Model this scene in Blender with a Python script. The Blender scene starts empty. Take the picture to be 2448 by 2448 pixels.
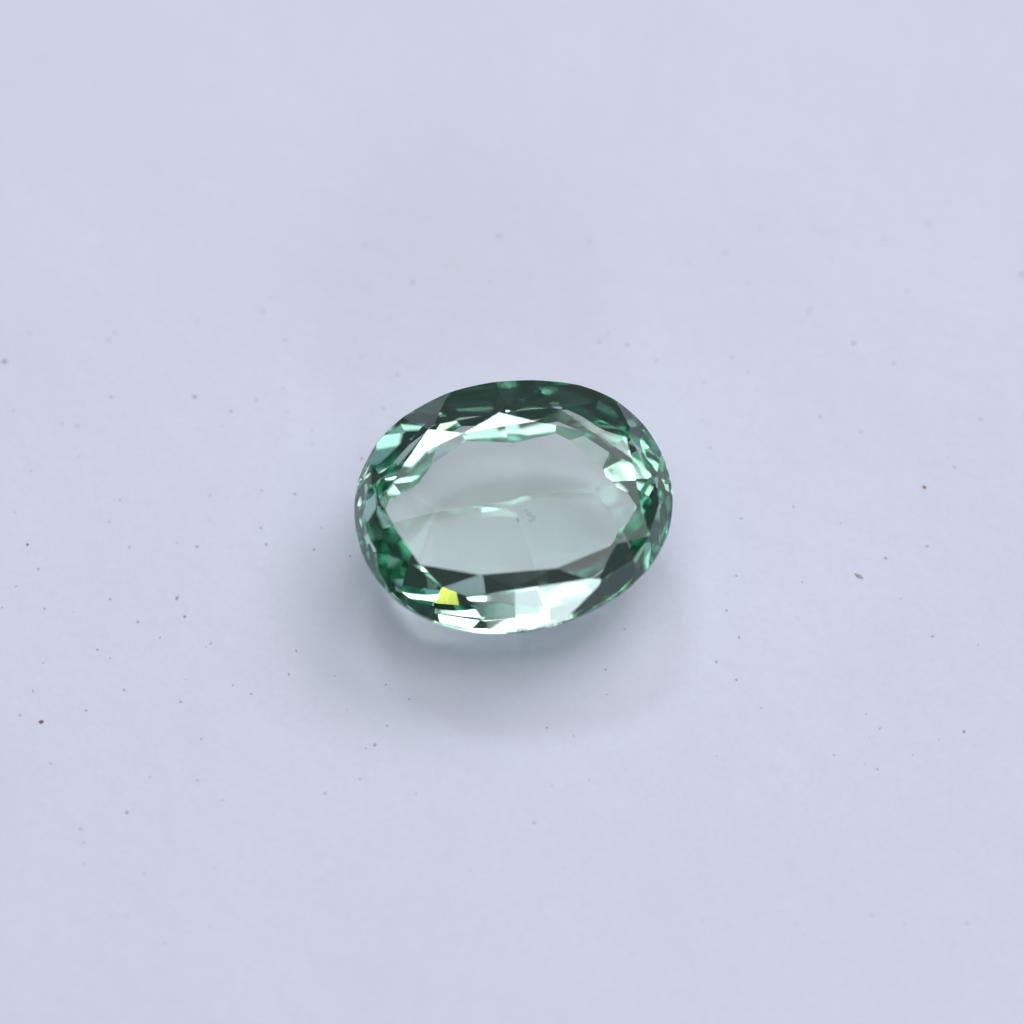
import bpy, bmesh, math, random
from mathutils import Vector, Matrix

sc = bpy.context.scene
MM = 0.001                                   # the stone is about 10 mm long; everything below is laid out in millimetres

# ------------------------------------------------------------------ camera
CAM_ELEV, CAM_DIST, PXMM = 64.0, 130.0, 76.0   # degrees, mm, photo pixels per mm at the stone
ZG = 3.0                                      # height of the girdle's centre above the paper, mm
FOC = CAM_DIST * PXMM                         # focal length in photo pixels
e = math.radians(CAM_ELEV)
AIM = Vector((0, 0, ZG))
CAMP = AIM + Vector((0, -math.cos(e), math.sin(e))) * CAM_DIST
RIGHT, UP, FWD = Vector((1, 0, 0)), Vector((0, math.sin(e), math.cos(e))), Vector((0, math.cos(e), -math.sin(e)))
PCX, PCY = 1227.0, 1214.0                     # the pixel the girdle's centre falls on
cam_d = bpy.data.cameras.new('camera'); cam = bpy.data.objects.new('camera', cam_d)
sc.collection.objects.link(cam); sc.camera = cam
cam.location = CAMP * MM
cam.rotation_euler = (math.radians(90 - CAM_ELEV), 0, 0)
cam_d.sensor_width = 36; cam_d.lens = 36 * FOC / 2448
cam_d.shift_x = -(PCX - 1224) / 2448; cam_d.shift_y = (PCY - 1224) / 2448
cam_d.clip_start = 0.005; cam_d.clip_end = 50
cam_d.dof.use_dof = True
cam_d.dof.focus_distance = (CAM_DIST + 1.0) * MM
cam_d.dof.aperture_fstop = 30.0
cam_d.dof.aperture_blades = 0

# ------------------------------------------------------------------ light
w = bpy.data.worlds.new('World'); sc.world = w; w.use_nodes = True
w.node_tree.nodes['Background'].inputs['Color'].default_value = (0.88, 0.94, 1.0, 1)
w.node_tree.nodes['Background'].inputs['Strength'].default_value = 0.065

def lamp(name, az, el, dist, sx, sy, power, col):
    """an area lamp at compass az (0 = away from the camera, 90 = right), elevation el, metres from the stone"""
    a, b = math.radians(az), math.radians(el)
    p = Vector((math.sin(a) * math.cos(b), math.cos(a) * math.cos(b), math.sin(b))) * dist
    d = bpy.data.lights.new(name, 'AREA'); d.shape = 'RECTANGLE'; d.size = sx; d.size_y = sy
    d.energy = power; d.color = col
    o = bpy.data.objects.new(name, d); sc.collection.objects.link(o)
    o.location = p; o.rotation_euler = (-p).to_track_quat('-Z', 'Y').to_euler()
    return o
lamp('window_light', 36, 41, 1.5, 1.0, 0.48, math.pi * 0.48 * 5.2, (0.93, 0.97, 1.0))
lamp('side_window_light', 88, 50, 1.5, 0.7, 0.6, math.pi * 0.42 * 1.8, (0.93, 0.97, 1.0))
lamp('ceiling_light', 20, 84, 1.5, 1.35, 1.35, math.pi * 1.82 * 1.75, (0.93, 0.97, 1.0))
lamp('star_glint_lamp', -13, 45, 1.5, 0.36, 0.15, math.pi * 0.054 * 16, (0.84, 0.96, 1.0))  # added lamp with no known window, sized to flash the back star facets
lamp('front_light', 169, 18.5, 1.5, 0.37, 0.20, math.pi * 0.074 * 12, (0.80, 0.97, 1.0))
lamp('yellow_glint_lamp', 124.3, 47.6, 1.2, 0.045, 0.04, math.pi * 0.0018 * 14, (1.0, 0.64, 0.12))  # added small lamp, aimed so one lower-left facet flashes yellow

sc.view_settings.view_transform = 'Standard'; sc.view_settings.look = 'None'
sc.view_settings.exposure = 0.0; sc.view_settings.gamma = 1.0
cy = sc.cycles
cy.max_bounces = 40; cy.transmission_bounces = 36; cy.glossy_bounces = 36; cy.diffuse_bounces = 4
cy.caustics_refractive = True; cy.caustics_reflective = True; cy.blur_glossy = 0.3
cy.sample_clamp_indirect = 6.0
cy.use_denoising = True
cy.use_adaptive_sampling = False

# ------------------------------------------------------------------ projection helpers
TILT = math.radians(7.0)                       # the stone leans a little towards the viewer
GN = Vector((0, -math.sin(TILT), math.cos(TILT))); GX = Vector((1, 0, 0)); GY = GN.cross(GX)
def ray(px, py):
    return (FWD * FOC + RIGHT * (px - PCX) - UP * (py - PCY)).normalized()
def plane_hit(o, d, p, n):
    return o + d * ((p - o).dot(n) / d.dot(n))
def zpt(px, py, z):
    """point of the stone at height z over its girdle plane, seen at photo pixel px, py (world mm)"""
    return plane_hit(CAMP, ray(px, py), AIM + GN * z, GN)
def C1(u, v): return 800 + u / 2.2465, 880 + v / 2.2465
def loc(p):
    q = p - AIM
    return Vector((q.dot(GX), q.dot(GY), q.dot(GN)))
def wld(q): return AIM + GX * q[0] + GY * q[1] + GN * q[2]
IOR = 1.70
H = 1.15
def refr(d, n, eta):
    c = -d.dot(n); k = 1 - eta * eta * (1 - c * c)
    return d * eta + n * (eta * c - math.sqrt(k))
def through(u, v, z):
    px, py = C1(u, v)
    d = ray(px, py); h = plane_hit(CAMP, d, AIM + GN * H, GN)
    return loc(plane_hit(h, refr(d, GN, 1 / IOR), AIM + GN * z, GN))

# ------------------------------------------------------------------ the stone's outline (girdle)
RIM = [(1230,914),(1120,928),(1037,955),(975,993.5),(925,1033),(890,1076),(863,1128),(852,1169.5),(848,1211),(851,1262),
       (860,1303.5),(876,1350),(896,1384),(917,1406),(946,1431),(979,1459),(1026,1481),(1078,1497),(1149,1509),(1182,1513),
       (1220,1511.6),(1303,1498),(1354,1486.7),(1385,1474),(1410,1463),(1450,1440),(1489,1417),(1515,1392),(1559,1349),
       (1582,1312),(1599,1272),(1605,1231),(1606,1175),(1599,1134),(1572,1066),(1530,1008),(1485,966.6),(1427,937.6),
       (1365,919),(1303,911),(1261,911)]
pol = []
for p in RIM:
    q = loc(zpt(p[0], p[1], 0)); pol.append((math.atan2(q.y, q.x), math.hypot(q.x, q.y)))
pol.sort()
def radius_raw(t):
    n = len(pol); t = (t + math.pi) % (2 * math.pi) - math.pi
    for i in range(n):
        a, b = pol[i], pol[(i + 1) % n]
        ta, tb = a[0], b[0]
        if i == n - 1: tb += 2 * math.pi
        for tt in (t, t + 2 * math.pi):
            if ta <= tt <= tb: return a[1] + (b[1] - a[1]) * (tt - ta) / (tb - ta)
    return pol[0][1]
S = [radius_raw(2 * math.pi * k / 360) for k in range(360)]
F = []
for m in range(8):
    F.append((sum(S[k] * math.cos(m * k * math.pi / 180) for k in range(360)) / (180 if m else 360),
              sum(S[k] * math.sin(m * k * math.pi / 180) for k in range(360)) / (180 if m else 360)))
def radius(t): return sum(a * math.cos(m * t) + b * math.sin(m * t) for m, (a, b) in enumerate(F))
def rim(t, z, f=1.0): r = radius(t) * f; return Vector((r * math.cos(t), r * math.sin(t), z))

# ------------------------------------------------------------------ crown: table corners T, star tips M, kite tips K
T_UV = [(690,350),(388,495),(245,715),(335,875),(458,1055),(780,1110),(1190,1075),(1512,942),(1640,715),(1595,485),(1400,350),(1080,285)]
M_UV = [(503,328),(195,575),(178,885),(262,1050),(580,1180),(972,1192),(1405,1155),(1690,900),(1718,580),(1555,325),(1215,222),(885,238)]
K_UV = [(660,200),(240,385),(118,715),(190,1010),(330,1195),(830,1325),(1235,1300),(1600,1130),(1775,720),(1740,440),(1475,190),(1045,160)]
ZGT, ZGB, STAR = 0.08, -0.10, math.radians(16)
T = [loc(zpt(*C1(*p), H)) for p in T_UV]
planes = []                                    # (point, outward normal, kind) in stone coordinates
def add_plane(a, b, c, kind):
    n = (b - a).cross(c - a).normalized()
    if n.dot(a - Vector((0, 0, -0.8))) < 0: n = -n
    planes.append((a.copy(), n, kind))
camloc = loc(CAMP)
add_plane(Vector((0, 0, H)), Vector((1, 0, H)), Vector((0, 1, H)), 'table_facet')
M = []
for i in range(12):                            # star facets all lean at the same angle from the table's edge
    a, b = T[i], T[(i + 1) % 12]
    o = (b - a).cross(Vector((0, 0, 1))).normalized()
    if o.dot(a) < 0: o = -o
    n = (o * math.sin(STAR) + Vector((0, 0, math.cos(STAR)))).normalized()
    planes.append((a.copy(), n, 'star_facet'))
    far = loc(zpt(*C1(*M_UV[i]), 0))
    M.append(plane_hit(camloc, (far - camloc).normalized(), a, n))
for i in range(12):
    add_plane(T[i], M[i - 1], M[i], 'kite_facet')
    p, n, _ = planes[-1]
    g = rim(math.atan2(T[i].y, T[i].x), 0)
    zz = (n.dot(p) - n.x * g.x - n.y * g.y) / n.z
    print('kite', i, 'slope', round(math.degrees(math.acos(n.z))), 'height at rim', round(zz, 2), 'M z', round(M[i].z, 2))
KA = []
for i in range(12):
    p = loc(zpt(*C1(*K_UV[i]), 0.3)); KA.append(math.atan2(p.y, p.x))
for i in range(12):
    m = M[i]; g = rim(math.atan2(m.y, m.x), ZGT, 1.004)
    add_plane(m, rim(KA[i], ZGT, 1.004), g, 'break_facet')
    add_plane(m, rim(KA[(i + 1) % 12], ZGT, 1.004), g, 'break_facet')
    if i == 5:                                 # this front pair is ground almost flat to each other
        (pa, na, ka), (pb, nb, kb) = planes[-2:]
        nm = (na + nb) * 0.5
        planes[-2:] = [(m, nm.lerp(na, 0.6).normalized(), ka), (m, nm.lerp(nb, 0.6).normalized(), kb)]

# ------------------------------------------------------------------ pavilion: corners seen through the table, keel
ZK = -2.72
keel = [through(548, 772, ZK), through(1398, 642, ZK)]
def lean(az, incl): a, i = math.radians(az), math.radians(incl); return Vector((math.cos(a) * math.sin(i), math.sin(a) * math.sin(i), -math.cos(i)))
MAINS = [(116, 23.5, 0), (80, 23.5, 1), (42, 25, 1), (10, 29, 1), (-20, 29, 1), (-50, 22, 1), (264, 22.5, 0), (294, 21, 1), (240, 21, 0), (208, 29, 0), (180, 30.5, 0), (153, 27, 0)]
for az, incl, end in MAINS:                    # main facets, meeting along the keel
    planes.append((keel[end], lean(az, incl), 'pavilion_facet'))
def rim_normal(t):
    d = rim(t + .01, 0) - rim(t - .01, 0); return math.degrees(math.atan2(-d.x, d.y))
# break facets between the mains: (angle on the rim, inclination)
BREAKS = [(97, 49), (55, 50), (32, 56), (10, 61), (-12, 62), (-34, 57), (-56, 52), (-80, 57), (258, 51), (236, 57), (214, 59), (192, 62), (168, 58), (140, 50)]
rnd = random.Random(11)
for t, incl in BREAKS:
    for dt in (-2.5, 2.5):
        front = t < 0 or t > 200
        if front: dt *= 2.4
        tt = math.radians(t + dt + rnd.uniform(-1, 1))
        planes.append((rim(tt, ZGB - (0.03 if front else 0.14)), lean(rim_normal(tt) + dt * 0.5, incl + rnd.uniform(-1.6, 1.6) * (2.2 if front else 1)), 'pavilion_facet'))
for k in range(30):                            # short steep facets just under the girdle
    t = math.radians(12 * k + rnd.uniform(-3, 3))
    planes.append((rim(t, ZGB), lean(rim_normal(t) + rnd.uniform(-5, 5), rnd.uniform(56, 62) if 200 < math.degrees(t) < 342 else rnd.uniform(66, 75)), 'pavilion_facet'))

# ------------------------------------------------------------------ cut the stone from an oval blank, plane by plane
bm = bmesh.new()
NG = 120
kinds = ['girdle', 'table_facet', 'star_facet', 'kite_facet', 'break_facet', 'pavilion_facet', 'blank']
top = [bm.verts.new(rim(2 * math.pi * k / NG, 2.0)) for k in range(NG)]
bot = [bm.verts.new(rim(2 * math.pi * k / NG, -4.0)) for k in range(NG)]
lay = bm.faces.layers.int.new('kind')
f = bm.faces.new(top); f[lay] = 6
f = bm.faces.new(bot[::-1]); f[lay] = 6
for k in range(NG):
    f = bm.faces.new((bot[k], bot[(k + 1) % NG], top[(k + 1) % NG], top[k])); f[lay] = 0
# small extra facets ground over the corners between the rows: (angle, inclination, how deep they bite in mm)
EXTRA = [(az + rnd.uniform(-3, 3), rnd.uniform(39, 47), rnd.uniform(.05, .13)) for az in range(196, 380, 13)]
EXTRA += [(az + rnd.uniform(-3, 3), rnd.uniform(42, 48), rnd.uniform(.04, .08)) for az in (28, 45, 62, 120, 140, 158)]
planes += [(lean(az, i), bite, 'extra') for az, i, bite in EXTRA]
def cut(p, n, kind):
    g = bm.verts[:] + bm.edges[:] + bm.faces[:]
    r = bmesh.ops.bisect_plane(bm, geom=g, plane_co=p, plane_no=n, clear_outer=True, dist=1e-5)
    eds = [x for x in r['geom_cut'] if isinstance(x, bmesh.types.BMEdge)]
    eds = [x for x in eds if len(x.link_faces) < 2]
    if len(eds) > 2:
        for f in bmesh.ops.contextual_create(bm, geom=eds)['faces']: f[lay] = kinds.index(kind)
for p, n, kind in planes:
    if kind == 'extra':                        # p holds the direction, n the bite
        far = max(v.co.dot(p) for v in bm.verts if v.co.z < ZGB - 0.3) - n
        if max(v.co.dot(p) for v in bm.verts if v.co.z >= ZGB - 0.05) > far - 0.01: continue
        p, n, kind = p * far, p, 'pavilion_facet'
    cut(p, n, kind)
CROWN_EXTRA = [(az + rnd.uniform(-3, 3), (48 if 20 < az < 160 else 60) + rnd.uniform(-4, 4), rnd.uniform(.03, .07)) for az in range(4, 184, 15)]
for az, i, bite in CROWN_EXTRA:                # narrow facets along the crown's outer edge
    d = lean(az, i); d.z = -d.z
    t = math.radians(az); far = max(v.co.dot(d) for v in bm.verts if v.co.z > ZGT + 0.12) - bite
    if max(v.co.dot(d) for v in bm.verts if v.co.z <= ZGT + 0.03) > far - 0.004: continue
    cut(d * far, d, 'break_facet')
bmesh.ops.remove_doubles(bm, verts=bm.verts[:], dist=0.002)
bmesh.ops.recalc_face_normals(bm, faces=bm.faces[:])
bm.normal_update()
# settle on the paper: lowest corner touches it
low = min(wld(v.co).z for v in bm.verts)
print('STONE lowest', low, 'open edges', sum(1 for x in bm.edges if len(x.link_faces) != 2), 'faces', len(bm.faces), {k: sum(1 for f in bm.faces if f[lay] == i) for i, k in enumerate(kinds)})
print('keel', [tuple(round(x, 2) for x in k) for k in keel])
PAPER_Z = low - 0.004                          # height of the paper in mm

# ------------------------------------------------------------------ materials
def mat(name):
    m = bpy.data.materials.new(name); m.use_nodes = True; m.node_tree.nodes.clear()
    out = m.node_tree.nodes.new('ShaderNodeOutputMaterial'); return m, m.node_tree.nodes, m.node_tree.links, out
def glass_mat(name, rough, tint):
    m, N, L, out = mat(name)
    g = N.new('ShaderNodeBsdfGlass'); g.inputs['IOR'].default_value = IOR; g.inputs['Roughness'].default_value = rough
    geo = N.new('ShaderNodeNewGeometry'); mix = N.new('ShaderNodeMix'); mix.data_type = 'RGBA'
    mix.inputs['A'].default_value = (1, 1, 1, 1); mix.inputs['B'].default_value = (*tint, 1)   # the green body colour is taken up inside the stone
    L.new(geo.outputs['Backfacing'], mix.inputs['Factor']); L.new(mix.outputs['Result'], g.inputs['Color'])
    L.new(g.outputs[0], out.inputs['Surface'])
    return m
TINT, RIMTINT = (0.85, 0.915, 0.845), (0.66, 0.88, 0.825)   # rim tint deepened to stand in for light's longer paths there
GLASS = glass_mat('pale_green_stone', 0.0, TINT); DEEP = glass_mat('deep_green_stone', 0.0, RIMTINT)
FROST = glass_mat('girdle_stone', 0.03, RIMTINT)

m, N, L, out = mat('white_paper'); PAPER = m
b = N.new('ShaderNodeBsdfPrincipled'); b.inputs['Roughness'].default_value = 0.55
tc = N.new('ShaderNodeTexCoord')
n1 = N.new('ShaderNodeTexNoise'); n1.inputs['Scale'].default_value = 150; n1.inputs['Detail'].default_value = 4
n2 = N.new('ShaderNodeTexNoise'); n2.inputs['Scale'].default_value = 900; n2.inputs['Detail'].default_value = 3
cr = N.new('ShaderNodeValToRGB')
cr.color_ramp.elements[0].position = 0.3; cr.color_ramp.elements[0].color = (0.765, 0.755, 0.895, 1)
cr.color_ramp.elements[1].position = 0.7; cr.color_ramp.elements[1].color = (0.79, 0.78, 0.92, 1)
bp = N.new('ShaderNodeBump'); bp.inputs['Strength'].default_value = 0.35; bp.inputs['Distance'].default_value = 0.00012
L.new(tc.outputs['Object'], n1.inputs['Vector']); L.new(tc.outputs['Object'], n2.inputs['Vector'])
n3 = N.new('ShaderNodeTexNoise'); n3.inputs['Scale'].default_value = 5200; n3.inputs['Detail'].default_value = 2   # fine tooth of the paper
c3 = N.new('ShaderNodeMapRange'); c3.inputs['From Min'].default_value = 0.3; c3.inputs['From Max'].default_value = 0.7; c3.inputs['To Min'].default_value = 0.985; c3.inputs['To Max'].default_value = 1.012
mu = N.new('ShaderNodeVectorMath'); mu.operation = 'SCALE'
L.new(tc.outputs['Object'], n3.inputs['Vector']); L.new(n3.outputs['Fac'], c3.inputs['Value'])
L.new(n1.outputs['Fac'], cr.inputs['Fac']); L.new(cr.outputs['Color'], mu.inputs[0]); L.new(c3.outputs['Result'], mu.inputs['Scale']); L.new(mu.outputs[0], b.inputs['Base Color'])
L.new(n2.outputs['Fac'], bp.inputs['Height']); L.new(bp.outputs['Normal'], b.inputs['Normal'])
L.new(b.outputs[0], out.inputs['Surface'])

def plain(name, col, rough=0.8):
    m, N, L, out = mat(name); b = N.new('ShaderNodeBsdfPrincipled')
    n = N.new('ShaderNodeTexNoise'); n.inputs['Scale'].default_value = 9000
    r = N.new('ShaderNodeValToRGB')
    r.color_ramp.elements[0].color = (*[c * 0.75 for c in col], 1); r.color_ramp.elements[1].color = (*[min(1, c * 1.25) for c in col], 1)
    t = N.new('ShaderNodeTexCoord'); L.new(t.outputs['Object'], n.inputs['Vector'])
    L.new(n.outputs['Fac'], r.inputs['Fac']); L.new(r.outputs['Color'], b.inputs['Base Color'])
    b.inputs['Roughness'].default_value = rough; L.new(b.outputs[0], out.inputs['Surface']); return m
DUST = plain('grey_dust', (0.48, 0.48, 0.53)); PALE = plain('pale_dust', (0.58, 0.59, 0.66)); RUST = plain('brown_dust', (0.24, 0.15, 0.12)); FLAKE = plain('brown_flake', (0.46, 0.42, 0.34))

fl = FLAKE.node_tree; tr = fl.nodes.new('ShaderNodeBsdfTransparent'); mx = fl.nodes.new('ShaderNodeMixShader'); mx.inputs[0].default_value = 0.16
fo = [n for n in fl.nodes if n.type == 'OUTPUT_MATERIAL'][0]; fb = [n for n in fl.nodes if n.type == 'BSDF_PRINCIPLED'][0]
fl.links.new(tr.outputs[0], mx.inputs[1]); fl.links.new(fb.outputs[0], mx.inputs[2]); fl.links.new(mx.outputs[0], fo.inputs['Surface'])

def link(name, me, mt, parent=None, kind=None):
    o = bpy.data.objects.new(name, me); sc.collection.objects.link(o); me.materials.append(mt)
    if parent: o.parent = parent
    if kind: o['kind'] = kind
    return o

# ------------------------------------------------------------------ the paper
me = bpy.data.meshes.new('paper'); h = 400 * MM; z = PAPER_Z * MM
me.from_pydata([(-h, -h, z), (h, -h, z), (h, h, z), (-h, h, z), (-h, -h, z - .004), (h, -h, z - .004), (h, h, z - .004), (-h, h, z - .004)], [],
               [(0, 1, 2, 3), (7, 6, 5, 4), (0, 4, 5, 1), (1, 5, 6, 2), (2, 6, 7, 3), (3, 7, 4, 0)])
link('tabletop', me, PAPER, kind='structure')

# ------------------------------------------------------------------ the stone: every facet a sub-part of crown or pavilion
stone = bpy.data.objects.new('gemstone', None); sc.collection.objects.link(stone)
stone['label'] = 'oval faceted pale green gemstone lying on the white surface'; stone['category'] = 'gemstone'
stone.empty_display_size = 0.002
crown = bpy.data.objects.new('crown', None); sc.collection.objects.link(crown); crown.parent = stone
pavilion = bpy.data.objects.new('pavilion', None); sc.collection.objects.link(pavilion); pavilion.parent = stone
bm.verts.index_update()
W = [tuple(wld(v.co) * MM) for v in bm.verts]
def facet_mesh(name, faces):
    idx = sorted({v.index for f in faces for v in f.verts}); mp = {k: i for i, k in enumerate(idx)}
    me = bpy.data.meshes.new(name)
    me.from_pydata([W[k] for k in idx], [], [[mp[v.index] for v in f.verts] for f in faces]); return me
for f in bm.faces:
    k = kinds[f[lay]]
    if k in ('girdle', 'blank'): continue
    edge = (f.calc_center_median().xy.length > radius(math.atan2(f.calc_center_median().y, f.calc_center_median().x)) * 0.8)
    link(k, facet_mesh(k, [f]), DEEP if edge else GLASS, pavilion if k == 'pavilion_facet' else crown)
link('girdle', facet_mesh('girdle', [f for f in bm.faces if f[lay] in (0, 6)]), FROST, stone)
bm.free()

# ------------------------------------------------------------------ a small brown inclusion inside the stone
def lump(bm, c, rx, ry, rz, rnd, turn=0.0, detail=1):
    """an uneven little grain"""
    before = set(bm.verts)
    bmesh.ops.create_icosphere(bm, subdivisions=detail, radius=1.0)
    ct, st = math.cos(turn), math.sin(turn)
    for v in [v for v in bm.verts if v not in before]:
        k = rnd.uniform(0.7, 1.2)
        x, y, zz = v.co.x * rx * k, v.co.y * ry * k, v.co.z * rz * k
        v.co = Vector((c[0] + x * ct - y * st, c[1] + x * st + y * ct, c[2] + zz)) * MM
rnd = random.Random(3)
bm = bmesh.new()
for u, v, rr in [(1022, 766, .09), (1044, 786, .13), (1068, 803, .12), (985, 816, .09), (1050, 820, .08), (1012, 800, .05)]:
    q = through(u, v, -1.0 + rnd.uniform(-.3, .3)); lump(bm, wld(q), rr, rr * rnd.uniform(.5, .9), rr * .2, rnd, rnd.uniform(0, 3))
me = bpy.data.meshes.new('inclusion'); bm.to_mesh(me); bm.free()
link('inclusion', me, FLAKE, stone)

# ------------------------------------------------------------------ specks of dust on the paper
def on_paper(px, py): return plane_hit(CAMP, ray(px, py), Vector((0, 0, PAPER_Z)), Vector((0, 0, 1)))
def speck(px, py, size, mt, label, stretch=1.0, turn=0.0):
    """one grain of dust; size is its width in photo pixels"""
    p = on_paper(px, py); r = size * 0.72 / PXMM / 2
    bm = bmesh.new(); lump(bm, (0, 0, r * 0.25), r * stretch, r, r * 0.4, rnd, turn)
    me = bpy.data.meshes.new('dust_speck'); bm.to_mesh(me); bm.free()
    o = link('dust_speck', me, mt); o.location = p * MM
    o['label'] = label; o['category'] = 'dust speck'; o['group'] = 'dust specks lying on the white surface'
SINGLE = [
    (66, 1302, 10, RUST, 'round rust brown dust speck near the left edge, level with the gem'),
    (99, 1726, 13, RUST, 'rust brown dust crumb low near the left edge, below the gem', 1.5, 0.3),
    (2442, 657, 10, RUST, 'brown dust speck touching the right edge of the picture'),
    (2210, 1165, 12, RUST, 'pale brown dust crumb on the right, level with the middle of the stone', 1.4, -0.7),
    (865, 1097, 9, RUST, 'reddish dust speck close beside the upper left rim of the stone'),
    (11, 864, 16, DUST, 'flat grey dust flake touching the left edge, above the level of the gem', 1.5, 0.1),
    (837, 1330, 9, DUST, 'dark dust speck in the soft shadow at the lower left rim of the stone'),
    (917, 976, 9, DUST, 'grey dust speck just above the upper left curve of the stone'),
    (466, 949, 12, DUST, 'dark oblong dust speck between the left edge and the upper left of the stone', 1.5, -0.5),
    (614, 957, 9, DUST, 'round dark dust speck up and left of the stone'),
    (424, 1429, 12, DUST, 'oblong grey dust speck lower left of the stone, upper of a close pair', 1.4, 1.1),
    (442, 1474, 11, DUST, 'round grey dust speck lower left of the stone, lower of a close pair'),
    (751, 1313, 11, DUST, 'dark dust speck a short way left of the stone near its shadow'),
    (2054, 1377, 15, DUST, 'long thin slanting grey dust fibre on the right of the stone', 2.6, -0.6),
    (1937, 738, 9, DUST, 'grey dust speck of a touching pair at upper right, the higher of the two'),
    (1935, 749, 9, DUST, 'grey dust speck of a touching pair at upper right, the lower of the two'),
    (1194, 563, 15, PALE, 'pale blurred dust speck high above the middle of the stone'),
    (986, 675, 13, DUST, 'blurred grey dust speck above the left half of the stone'),
    (1432, 818, 9, DUST, 'dark dust speck just above the right half of the stone'),
    (1448, 1601, 9, DUST, 'grey dust speck below the right half of the stone'),
    (897, 1780, 14, PALE, 'blurred grey dust speck below the left end of the stone, beyond its shadow'),
    (304, 1942, 12, DUST, 'blurred dark dust speck in the lower left part of the picture'),
    (2305, 1749, 12, DUST, 'dark dust speck at lower right, alone on bare surface'),
    (2041, 820, 11, DUST, 'dark slanting dust speck right of and above the stone', 1.5, -0.5),
]
for row in SINGLE: speck(*row)
# the rest are too small and faint to pick apart
FAINT = [(70,797),(260,813),(472,765),(629,744),(683,813),(267,949),(553,983),(33,980),(149,1013),(185,1018),(532,1019),(746,1027),(749,1061),(188,1093),(74,1126),(627,1172),(706,1181),(502,1183),(287,1195),(37,1225),(624,1261),(769,1261),(262,1247),
 (206,1698),(433,1677),(359,1858),(472,1865),(532,1913),(193,1981),(201,2013),(201,2067),(262,2187),(346,2088),(502,2216),(393,2254),(122,1825),(48,1709),(482,1766),(778,1896),
 (1818,546),(1945,543),(1963,559),(2112,570),(2219,532),(1736,604),(1787,677),(2169,693),(1750,855),(1790,889),(1682,915),(2138,868),(1961,995),(2058,1032),(2263,1063),(2282,1117),(1897,1211),(1698,1071),(2344,1001),(2267,1093),(1772,1239),
 (2217,1305),(2117,1334),(1761,1376),(1918,1392),(1737,1459),(2153,1431),(2229,1521),(1767,1523),(1713,1582),(1761,1625),(2104,1741),(2098,1839),(1994,1805),(2313,2208),(2164,2209),(2085,2188),
 (873,586),(1268,660),(1174,674),(1409,577),(1648,625),(932,760),(863,855),(951,895),(850,811),(1455,797),(1500,824),(1571,862),(1493,1504),(925,1735),(978,1671),(923,1637),(861,1863),(1277,1967),(1320,1879),(1308,1739),(779,1896),(801,1615),(709,1556),
 (92,1360),(310,1307),(425,1298),(471,1306),(637,1301),(383,1524),(330,1486),(264,1432),(107,1455),(233,1553),(264,1573),(104,1584),(79,1651),(298,1649),(556,1638),(600,1659),(432,1676),(505,1538),(708,1555),(691,1612),(6,1452)]
bm = bmesh.new(); rnd = random.Random(17)
for x, y in FAINT:
    p = on_paper(x, y); r = rnd.uniform(4.5, 8.0) / PXMM / 2
    lump(bm, (p.x, p.y, p.z + r * 0.2), r * rnd.uniform(1, 1.4), r, r * 0.45, rnd, rnd.uniform(0, 3))
for k in range(60):
    x, y = rnd.uniform(0, 2448), rnd.uniform(480, 2300)
    if math.hypot((x - 1227) / 470, (y - 1230) / 400) < 1: continue
    p = on_paper(x, y); r = rnd.uniform(3.0, 5.0) / PXMM / 2
    lump(bm, (p.x, p.y, p.z + r * 0.2), r * rnd.uniform(1, 1.4), r, r * 0.45, rnd, rnd.uniform(0, 3))
me = bpy.data.meshes.new('dust'); bm.to_mesh(me); bm.free()
link('dust', me, PALE, kind='stuff')
